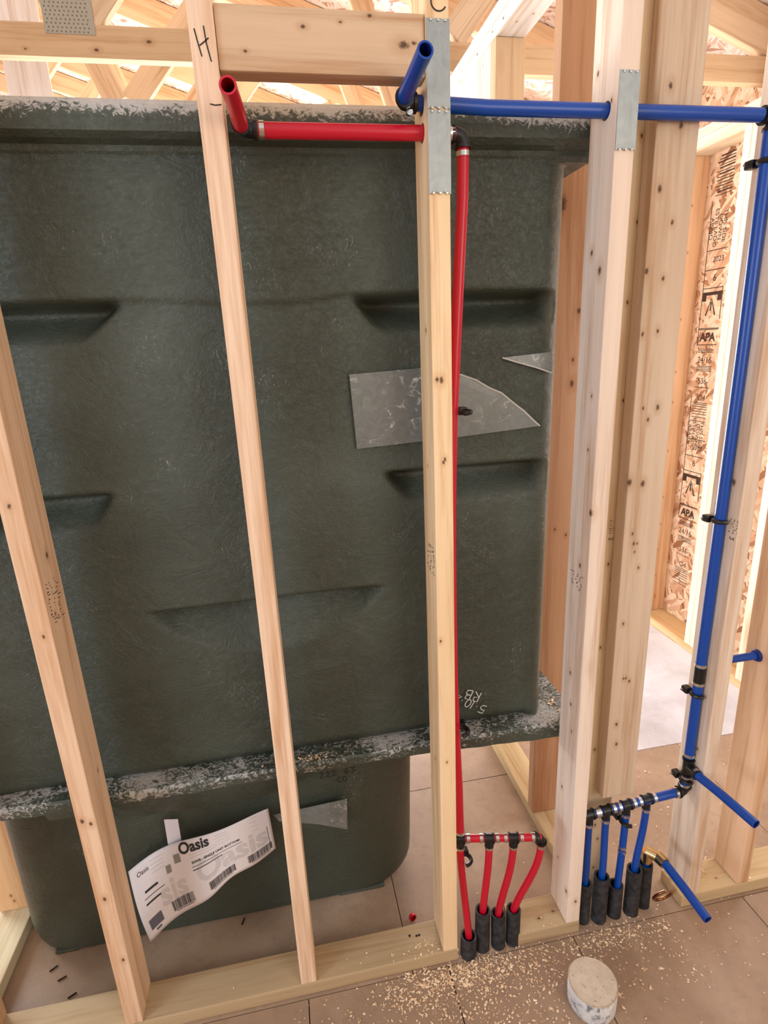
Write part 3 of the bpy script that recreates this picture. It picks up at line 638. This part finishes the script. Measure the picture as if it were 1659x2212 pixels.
pp = fromlists('paper_sheet', vs, fs, M['paper'], lab, True); md = pp.modifiers.new('t', 'SOLIDIFY'); md.thickness = .0006; md.offset = 0
def lm(u0, v0, off=.0012, rot=0): 
    c_, s_2 = math.cos(rot), math.sin(rot)
    return lambda u, v: lsurf(u0 + (u * c_ - v * s_2) / .38, v0 + (u * s_2 + v * c_) / .17, off)
text('Oasis', .038, lm(.465, .895), 'label_print', M['print'], lab, bold=.0012)
text('Oasis', .014, lm(.085, .88), 'label_print', M['print'], lab)
text('Oasis', .090, lm(.70, .46, .0009), 'label_print', M['greyprint'], lab, bold=.002)
text('sis', .080, lm(.25, .42, .0009), 'label_print', M['greyprint'], lab, bold=.002)
text('SHWR - SINGLE UNIT BOTTOM', .0095, lm(.60, .665), 'label_print', M['print'], lab, bold=.0002)
quads([(0, 0, .14, .0012)], lm(.42, .60), 'label_print', M['print'], lab)
quads([(0, 0, .085, .0022)], lm(.42, .545), 'label_print', M['print'], lab)
quads([(0, 0, .055, .0014), (.005, .012, .04, .017), (0, -.014, .04, -.010)], lm(.055, .55), 'label_print', M['print'], lab)
rr = random.Random(8)
def bars(u0, v0, w, h):
    out = []; x = 0
    while x < w: b = rr.choice((.001, .001, .0018, .0026)); out.append((x, 0, x + b, h)); x += b + rr.choice((.0008, .0012, .0016))
    quads(out, lm(u0, v0), 'barcode', M['print'], lab); quads([(0, -.004, w * .8, -.0025)], lm(u0 + .02, v0), 'label_print', M['print'], lab)
bars(.20, .10, .066, .028); bars(.505, .10, .074, .024); bars(.80, .09, .068, .026)
quads([(0, 0, .034, .026), (.01, -.010, .024, -.005)], lm(.035, .12), 'label_print', plain('grey_block', (96, 94, 104), .6), lab)
quads([(0, 0, .018, .020)], lm(.305, .74), 'label_print', plain('tan_block', (136, 130, 124), .6), lab)
quads([(0, 0, .014, .018)], lm(.235, .66), 'label_print', plain('tan_block2', (136, 130, 124), .6), lab)
lines = [(.62 + .0 * k, .93 - k * .055, .030 + .012 * rr.random()) for k in range(4)] + [(.865, .95 - k * .09, .018) for k in range(4)] + [(.14, .93 - k * .05, .035) for k in range(4)] + [(.42, .78 - .04 * k, .075) for k in range(2)]
for (u, v, w) in lines: quads([(0, 0, w, .0013)], lm(u, v), 'label_print', M['greyprint'], lab)
quads([(0, 0, .0016, .085)], lm(.965, .12), 'label_print', plain('grey_line', (120, 116, 122), .6), lab)
strip = sheet('paper_strip', [(-.074, .440), (-.042, .434), (-.043, .36), (-.076, .345)], lambda x, z: .176, plain('white_strip', (226, 224, 236), .6), None)
tag(strip, 'white upright paper strip behind the top edge of the label', 'paper')
st3 = sheet('tape_strip', [(.188, .398), (.378, .408), (.374, .296), (.30, .335), (.20, .372)], lambda x, z: .170 + (.42 - z) * .12, M['tape'], None)
tag(st3, 'translucent grey torn tape on the tub, right of the product label', 'tape')
# ================================================================ PIPES
def crimp(par, p, d, r):
    p = Vector(p); d = Vector(d).normalized(); o = tube('crimp_ring', [p - d * .004, p + d * .004], r + .0016, M['crimp'], par, 16)
    return o
def ring_pair(par, p, d, r):
    d = Vector(d).normalized(); crimp(par, Vector(p), d, r)
def elbow(par, p, d1, d2, r, L=.022):
    p = Vector(p); d1 = Vector(d1).normalized(); d2 = Vector(d2).normalized()
    r = r * 1.12
    o = tube('elbow_fitting', [p + d1 * L, p + d1 * .012, p + (d1 + d2) * .004, p + d2 * .012, p + d2 * L], r, M['black'], par, 14)
    tube('collar', [p + d1 * (L - .003), p + d1 * (L + .002)], r + .003, M['black'], o, 14); tube('collar', [p + d2 * (L - .003), p + d2 * (L + .002)], r + .003, M['black'], o, 14)
    return o
def tee(par, p, d, b, r, L=.013, rb=None):
    p = Vector(p); d = Vector(d).normalized(); b = Vector(b).normalized(); rb = rb or r
    o = tube('tee_fitting', [p - d * L, p + d * L], r * 1.05, M['black'], par, 14)
    tube('collar', [p + b * .0, p + b * (L + .012)], rb * 1.1, M['black'], o, 14)
    for s_ in (-1, 1): tube('collar', [p + d * s_ * (L - .003), p + d * s_ * (L + .001)], r + .003, M['black'], o, 14)
    return o
RB_ = .0122; RS = .0093; RV = .0107
RL = empty('red_water_line', (.65, .04, 0), 'red hot water pipe run with four branches dropping into black sleeves', 'water pipe')
rz = 1.880
e0 = Vector((.282, .036, rz))
elbow(RL, e0, (1, 0, 0), (0, -1, 0), RB_ * .9)
tube('stub_out', [e0 + Vector((0, -.018, 0)), e0 + Vector((-.004, -.08, .004)), e0 + Vector((-.010, -.140, .008))], RB_, M['red'], RL, 24, True, inner=M['redin'])
tube('pipe', [e0 + Vector((.026, 0, 0)), (.64, .036, rz)], RB_, M['red'], RL, 24)
crimp(RL, e0 + Vector((.032, 0, 0)), (1, 0, 0), RB_)
e1 = Vector((.656, .038, rz))
elbow(RL, e1, (-1, 0, 0), (0, 0, -1), RV, .02); crimp(RL, (.634, .037, rz), (1, 0, 0), RB_)
tube('riser', [(.6565, .039, rz - .018), (.6555, .040, 1.78), (.6500, .042, 1.68), (.6430, .046, 1.54), (.6365, .052, 1.38), (.6330, .056, 1.2), (.6325, .056, 1.0), (.6335, .054, .8), (.637, .048, .62), (.640, .042, .5), (.641, .038, .372)], RV, M['red'], RL, 24)
crimp(RL, (.6565, .039, rz - .030), (0, 0, 1), RV)
mz = .352
m0 = Vector((.642, .038, mz)); m3 = Vector((.838, -.003, mz)); md_ = (m3 - m0).normalized()
mt = [m0, m0.lerp(m3, .36), m0.lerp(m3, .66), m3]
tube('manifold_pipe', [m0, m3], RS, M['red'], RL, 16)
crimp(RL, m0 + Vector((0, 0, .022)), (0, 0, 1), RV)
foot = [Vector((.655, .012, .055)), Vector((.696, .020, .118)), Vector((.737, .018, .100)), Vector((.779, .016, .105))]
for i, p in enumerate(mt):
    if i < 3: tee(RL, p, md_, (0, 0, -1), .0105, .011)
    else: elbow(RL, p, -md_, (0, 0, -1), .0105, .014)
    q = p + Vector((0, 0, -.02)); f_ = foot[i]
    tube('branch_pipe', bez(q, q + Vector((0, 0, -.09)), f_ + (q - f_) * .25 + Vector((0, 0, .02)), f_, 12), RS, M['red'], RL, 16)
    crimp(RL, q + Vector((0, 0, -.006)), (0, 0, 1), RS)
    if i < 3:
        for k in (.020, (mt[i + 1] - p).length - .020): crimp(RL, p + md_ * k, md_, RS)
def sleeve(x, y, h, r, label, tilt=(0, 0)):
    o = empty('pipe_sleeve', (x, y, 0), label, 'pipe sleeve', 'black foam sleeves at the floor')
    top = Vector((x + tilt[0], y + tilt[1], h)); b = Vector((x, y, -.002))
    pts = [b.lerp(top, k) for k in (0, .15, .5, .9, 1)]
    s_ = tube('foam_sleeve', pts, r, M['foam'], o, 20, True, inner=M['foam'])
    return o
sleeve(.653, .010, .060, .021, 'short black foam sleeve at the foot of the yellowish stud', (.002, .002))
sleeve(.694, .019, .126, .0195, 'tallest black foam sleeve around a red branch, left of the trio', (.002, .001))
sleeve(.738, .016, .106, .0185, 'middle black foam sleeve of the trio around red branches', (-.001, .002))
sleeve(.778, .016, .112, .0185, 'rightmost black foam sleeve around a red branch', (.001, 0))
# blue line
BLU = empty('blue_water_line', (1.1, .04, 0), 'blue cold water pipe run crossing the studs and dropping to a manifold', 'water pipe')
bz = 1.920
b0 = Vector((.549, .036, bz + .004))
elbow(BLU, b0, (1, 0, 0), (0, -1, 0), RB_ * .95)
tube('stub_out', [b0 + Vector((0, -.018, 0)), b0 + Vector((.002, -.08, .007)), b0 + Vector((.004, -.142, .014))], RB_, M['blue'], BLU, 24, True, inner=M['bluein'])
tube('pipe', [b0 + Vector((.026, 0, 0)), (.7, .036, bz), (.95, .036, bz), (1.24, .036, bz)], RB_, M['blue'], BLU, 24)
crimp(BLU, b0 + Vector((.012, -.002, -.014)), (0, 1, 0), .004)
bx = 1.268; by = .040
elbow(BLU, (bx, by - .003, bz), (-1, 0, 0), (0, 0, -1), RB_, .022)
tube('riser', [(bx, by, bz - .022), (bx + .002, by, 1.5), (bx + .001, by, 1.1), (bx, by, .735)], RB_, M['blue'], BLU, 24)
cz = .715
tube('coupling', [(bx, by, cz + .022), (bx, by, cz - .022)], RB_ + .001, M['black'], BLU, 16); crimp(BLU, (bx, by, cz + .028), (0, 0, 1), RB_); crimp(BLU, (bx, by, cz - .024), (0, 0, 1), RB_)
tube('riser', [(bx, by, cz - .02), (bx, by, .47)], RB_, M['blue'], BLU, 24); crimp(BLU, (bx, by, .478), (0, 0, 1), RB_)
tp = Vector((bx, by, .440)); tee(BLU, tp, (0, 0, 1), (0, -1, 0), RB_, .024)
crimp(BLU, tp + Vector((0, 0, -.032)), (0, 0, 1), RB_)
tube('stub_out', [tp + Vector((0, -.022, 0)), tp + Vector((.012, -.10, 0)), tp + Vector((.026, -.195, -.004))], RB_ * .92, M['blue'], BLU, 24, True, inner=M['bluein'])
crimp(BLU, tp + Vector((.001, -.028, 0)), (0, 1, 0), RB_)
tube('riser', [tp + Vector((0, 0, -.02)), (bx, by, .378)], RB_ * .9, M['blue'], BLU, 20)
ep = Vector((bx - .002, by, .362)); elbow(BLU, ep, (0, 0, 1), (-1, 0, -.03), RB_ * .95, .016); crimp(BLU, ep + Vector((0, 0, .022)), (0, 0, 1), RB_)
n0 = ep; n3 = Vector((.985, .040, .345)); nd = (n3 - n0).normalized()
tube('manifold_pipe', [n0 + nd * .014, n3], RB_ * .92, M['blue'], BLU, 20)
nt = [Vector((1.157, .041, .356)), Vector((1.098, .040, .352)), Vector((1.040, .040, .348)), Vector((.992, .040, .345))]
crimp(BLU, n0 + nd * .024, nd, RB_)
bf = [Vector((1.127, .022, .135)), Vector((1.080, .022, .092)), Vector((1.031, .022, .135)), Vector((.987, .030, .12))]
for i, p in enumerate(nt):
    tee(BLU, p, nd, (0, 0, -1), RB_ * .95, .012, .0105)
    for k in (-.021, .021): crimp(BLU, p + nd * k, nd, RB_ * .92)
    q = p + Vector((0, -.002, -.022)); f_ = bf[i]
    tube('branch_pipe', bez(q, q + Vector((.0, 0, -.09)), f_ + Vector((.006, .004, .08)), f_, 12), RS, M['blue'], BLU, 16)
    crimp(BLU, q + Vector((0, 0, -.008)), (0, 0, 1), RS)
    if i == 1: crimp(BLU, (1.093, .034, .222), (0, 0, 1), RS); crimp(BLU, (1.0925, .033, .208), (0, 0, 1), RS)
sleeve(1.031, .022, .150, .0200, 'upright black foam sleeve around the first blue branch beside the pale stud')
sleeve(1.079, .026, .104, .0195, 'low black foam sleeve between two taller ones on the blue branches')
sleeve(1.128, .022, .150, .0200, 'tall black foam sleeve around the third blue branch', (0, 0))
sleeve(1.172, .034, .145, .0190, 'rear right black foam sleeve under the brass elbow', (-.002, 0))
sleeve(.987, .030, .130, .0185, 'dark foam sleeve half hidden behind the pale stud')
BR = empty('brass_stub_out', (1.17, .034, .1), 'brass elbow on a blue pipe, with a blue stub pointing at the viewer', 'water pipe')
tube('pipe', [(1.171, .034, .10), (1.171, .034, .158)], .0105, M['blue'], BR, 16)
tube('brass_ring', [(1.171, .034, .152), (1.171, .034, .166)], .0125, M['brass'], BR, 18)
eb = Vector((1.174, .033, .183))
bo = tube('brass_elbow', [eb + Vector((-.002, 0, -.022)), eb + Vector((-.002, .001, .004))], .0145, M['brass'], BR, 18)
tube('elbow_arm', [eb + Vector((-.004, .004, .002)), eb + Vector((.018, -.022, 0))], .0135, M['brass'], bo, 18)
tube('brass_ring', [eb + Vector((.016, -.018, .0)), eb + Vector((.021, -.040, -.001))], .0152, M['brass'], BR, 18)
tube('stub_out', [eb + Vector((.021, -.032, 0)), eb + Vector((.027, -.10, -.008)), eb + Vector((.032, -.185, -.018))], .0112, M['blue'], BR, 24, True, inner=M['bluein'])
cr = empty('copper_coil', (1.225, .035, .0), 'small curved copper loop on the floor by the right sill plate', 'copper loop')
tube('copper_wire', [Vector((1.222 + .026 * math.cos(a), .018 - .012 * math.sin(a), .036 + .030 * math.sin(a))) for a in [math.radians(k) for k in range(100, 400, 15)]], .0042, M['copper'], cr, 10)
fp = empty('blue_pipe_stub', (1.42, .05, .737), 'short blue pipe entering the stud at the right edge', 'water pipe')
tube('pipe', [(1.33, .052, .737), (1.456, .050, .737)], .0098, M['blue'], fp, 16)
tube('flared_end', [(1.432, .0504, .737), (1.4395, .0503, .737)], .0135, M['bluein'], fp, 16, r2=.0165)
# clips
def clip(p, label, side=1, rot=0):
    o = empty('pipe_clip', p, label, 'pipe clip', 'black talon clips on the pipes'); p = Vector(p)
    pts = [p + Vector((.016 * math.cos(a), .016 * math.sin(a), 0)) for a in [math.radians(k) for k in range(-80, 130, 20)]]
    vs = []; fs = []
    c = tube('hook', [p + Vector((0.004 + 0 * k, .017 * math.cos(a), 0)) + Vector((-.018 * math.sin(a) * side, 0, 0)) for k, a in [(0, math.radians(q)) for q in range(180, -20, -20)]], .0052, M['black'], o, 8)
    boxm('nail_boss', (p.x - .012 * side - .008, p.y + .014, p.z - .008), (p.x - .012 * side + .010, p.y + .034, p.z + .008), M['black'], o, .003)
    tube('nail', [(p.x - .026, p.y + .026, p.z), (p.x + .0, p.y + .026, p.z)], .0025, M['crimp'], o, 8)
    return o
clip((bx, by, 1.118), 'black clip holding the blue riser at mid height')
clip((bx, by, .660), 'black clip on the blue riser just below its coupling')
clip((bx, by, 1.845), 'black clip at the top of the blue riser by the right edge')
clip((bx, by, .400), 'black clip between the low blue stub and the manifold elbow')
clip((1.098, .034, .305), 'black clip behind the second blue branch pipe')
clip((.646, .036, 1.404), 'black clip on the red riser beside the torn tape', -1)
clip((.640, .036, .668), 'black clip on the red riser just above the tub ledge', -1)
clip((.645, .030, .292), 'black clip on the lowest red branch below the manifold', -1)
# ================================================================ SMALL THINGS
core = empty('concrete_core', (.906, -.158, 0), 'round pale concrete core plug with whitish sides, lying on the subfloor', 'concrete plug')
def disc(name, z0, z1, r, mat, par, c, seed):
    rn = random.Random(seed); vs = []; fs = []; n = 48
    prof = [(z0, r * .97), (z0 + .004, r), ((z0 + z1) / 2, r * 1.01), (z1 - .003, r), (z1, r * .975)]
    wob = [1 + .012 * math.sin(3 * 2 * math.pi * i / n + 1) + .006 * rn.uniform(-1, 1) for i in range(n)]
    for z, q in prof:
        for i in range(n): a = 2 * math.pi * i / n; vs.append((c[0] + q * wob[i] * math.cos(a), c[1] + q * wob[i] * math.sin(a), z))
    for k in range(len(prof) - 1):
        for i in range(n): fs.append((k * n + i, k * n + (i + 1) % n, (k + 1) * n + (i + 1) % n, (k + 1) * n + i))
    fs.append(tuple(range(n))[::-1]); fs.append(tuple(range((len(prof) - 1) * n, len(prof) * n)))
    o = fromlists(name, vs, fs, mat, par, True); o.data.set_sharp_from_angle(angle=math.radians(35)); return o
disc('core_side', 0.0005, .060, .0560, M['core_side'], core, (.906, -.158), 1)
disc('core_top', .0601, .0625, .0555, M['core_top'], core, (.906, -.158), 1)
oc = empty('pipe_offcut', (.532, .128, 0), 'small red pipe offcut on the floor behind the sill plate', 'pipe offcut')
tube('ring', [(.530, .132, .011), (.533, .124, .012)], .0100, M['red'], oc, 16, True, inner=M['redin'])
# nail holes on the plates
for (x, y, nl) in ((.508, .060, 'single dark nail hole, left of the pair, in the long sill plate'), (.526, .056, 'left hole of the pair of nail holes in the long sill plate'), (.533, .0565, 'right hole of the pair of nail holes in the long sill plate')):
    tag(fromlists('nail_hole', [(x + .0035 * math.cos(a), y + .0035 * math.sin(a), .0383) for a in [k * math.pi / 4 for k in range(8)]], [tuple(range(8))], M['hole'], None), nl, 'nail hole', 'nail holes in the sill plate')
# splinters / dark slivers on the floor
for i, (x, y, a) in enumerate(((.062, .217, 1.2), (-.36, .12, .5), (-.43, .2, .6), (-.40, .17, .4))):
    beam_o = beam('splinter', (x, y, .0022), (x + .022 * math.cos(a), y + .022 * math.sin(a), .0026), .0022, .0035, (0, 0, 1), M['hole'], None)
    tag(beam_o, ['dark splinter on the subfloor between the product label and the H stud', 'dark splinter nearest the long sill plate, at the lower left', 'dark splinter nearest the left partition plate', 'dark splinter between two others at the lower left'][i], 'splinter', 'dark splinters under the tub')
# sawdust
def dust(name, spots, n, mat, label, zbase, seed, smin=.0011, smax=.0046):
    r = random.Random(seed); vs = []; fs = []
    for i in range(n):
        cx, cy, sx, sy, wt = r.choices(spots, [s_[4] for s_ in spots])[0]
        x = r.gauss(cx, sx) if wt else 0; y = r.gauss(cy, sy)
        zb = zbase(x, y)
        if zb is None: continue
        s = r.uniform(smin, smax) * (1.6 if r.random() < .06 else 1); a = r.uniform(0, 6.28); b = r.uniform(-.5, .5); c = r.uniform(.3, .8)
        ux, uy = math.cos(a) * s, math.sin(a) * s; vx, vy = -math.sin(a) * s * c, math.cos(a) * s * c; h = s * .45
        k = len(vs); z0 = zb + .0004
        vs += [(x - ux, y - uy, z0), (x - vx, y - vy, z0 + h * .3), (x + ux, y + uy, z0 + h * (1 + b)), (x + vx, y + vy, z0 + h * .5), (x, y, z0 + h * 1.3)]
        fs += [(k, k + 1, k + 4), (k + 1, k + 2, k + 4), (k + 2, k + 3, k + 4), (k + 3, k, k + 4), (k + 3, k + 2, k + 1, k)]
    o = fromlists(name, vs, fs, mat); return tag(o, label, 'sawdust', None, 'stuff')
def zfl(x, y):
    if x < -3 or x > 2.2: return None
    if (x - .906) ** 2 + (y + .158) ** 2 < .066 ** 2: return None
    if -.002 < y < .091 and random.random() < .45: return None
    if -.002 < y < .091 and (x < .6235 or .781 < x < .9625 or x > 1.267): return .038
    if 1.0 < x < 1.09 and y > .09: return .038
    if y > .2 and x < .6: return None
    return 0
spots = [(.56, -.055, .09, .03, 3), (.62, -.03, .10, .02, 3), (.70, -.04, .12, .03, 3), (.62, -.13, .16, .07, 3.2), (.78, -.12, .14, .07, 2.2), (1.05, -.03, .08, .018, 2.6), (1.02, -.10, .14, .06, 1.6), (.35, -.10, .18, .05, .8), (1.25, -.12, .25, .10, .8), (.5, -.2, .3, .1, 1.0), (1.6, .3, .35, .2, .8), (.75, .25, .2, .15, .25), (.55, .03, .05, .007, .5), (.42, .03, .06, .01, .12), (1.4, .2, .15, .12, .9), (1.7, .45, .3, .2, .8), (1.35, .06, .1, .02, .25), (.85, .05, .05, .015, .08), (1.65, 1.0, .28, .35, 1.4)]
dust('sawdust', spots, 3800, M['saw'], 'pale sawdust and wood chips scattered over the floor and sill plates', zfl, 21)
dust('sawdust', [(.95, .17, .03, .03, 1), (.29, .118, .05, .006, .4)], 150, M['saw'], 'sawdust caught on the ledge of the green tub', lambda x, y: .5942 if (y > .104 and x < .985 and (y < .131 or x > .93)) else None, 22)
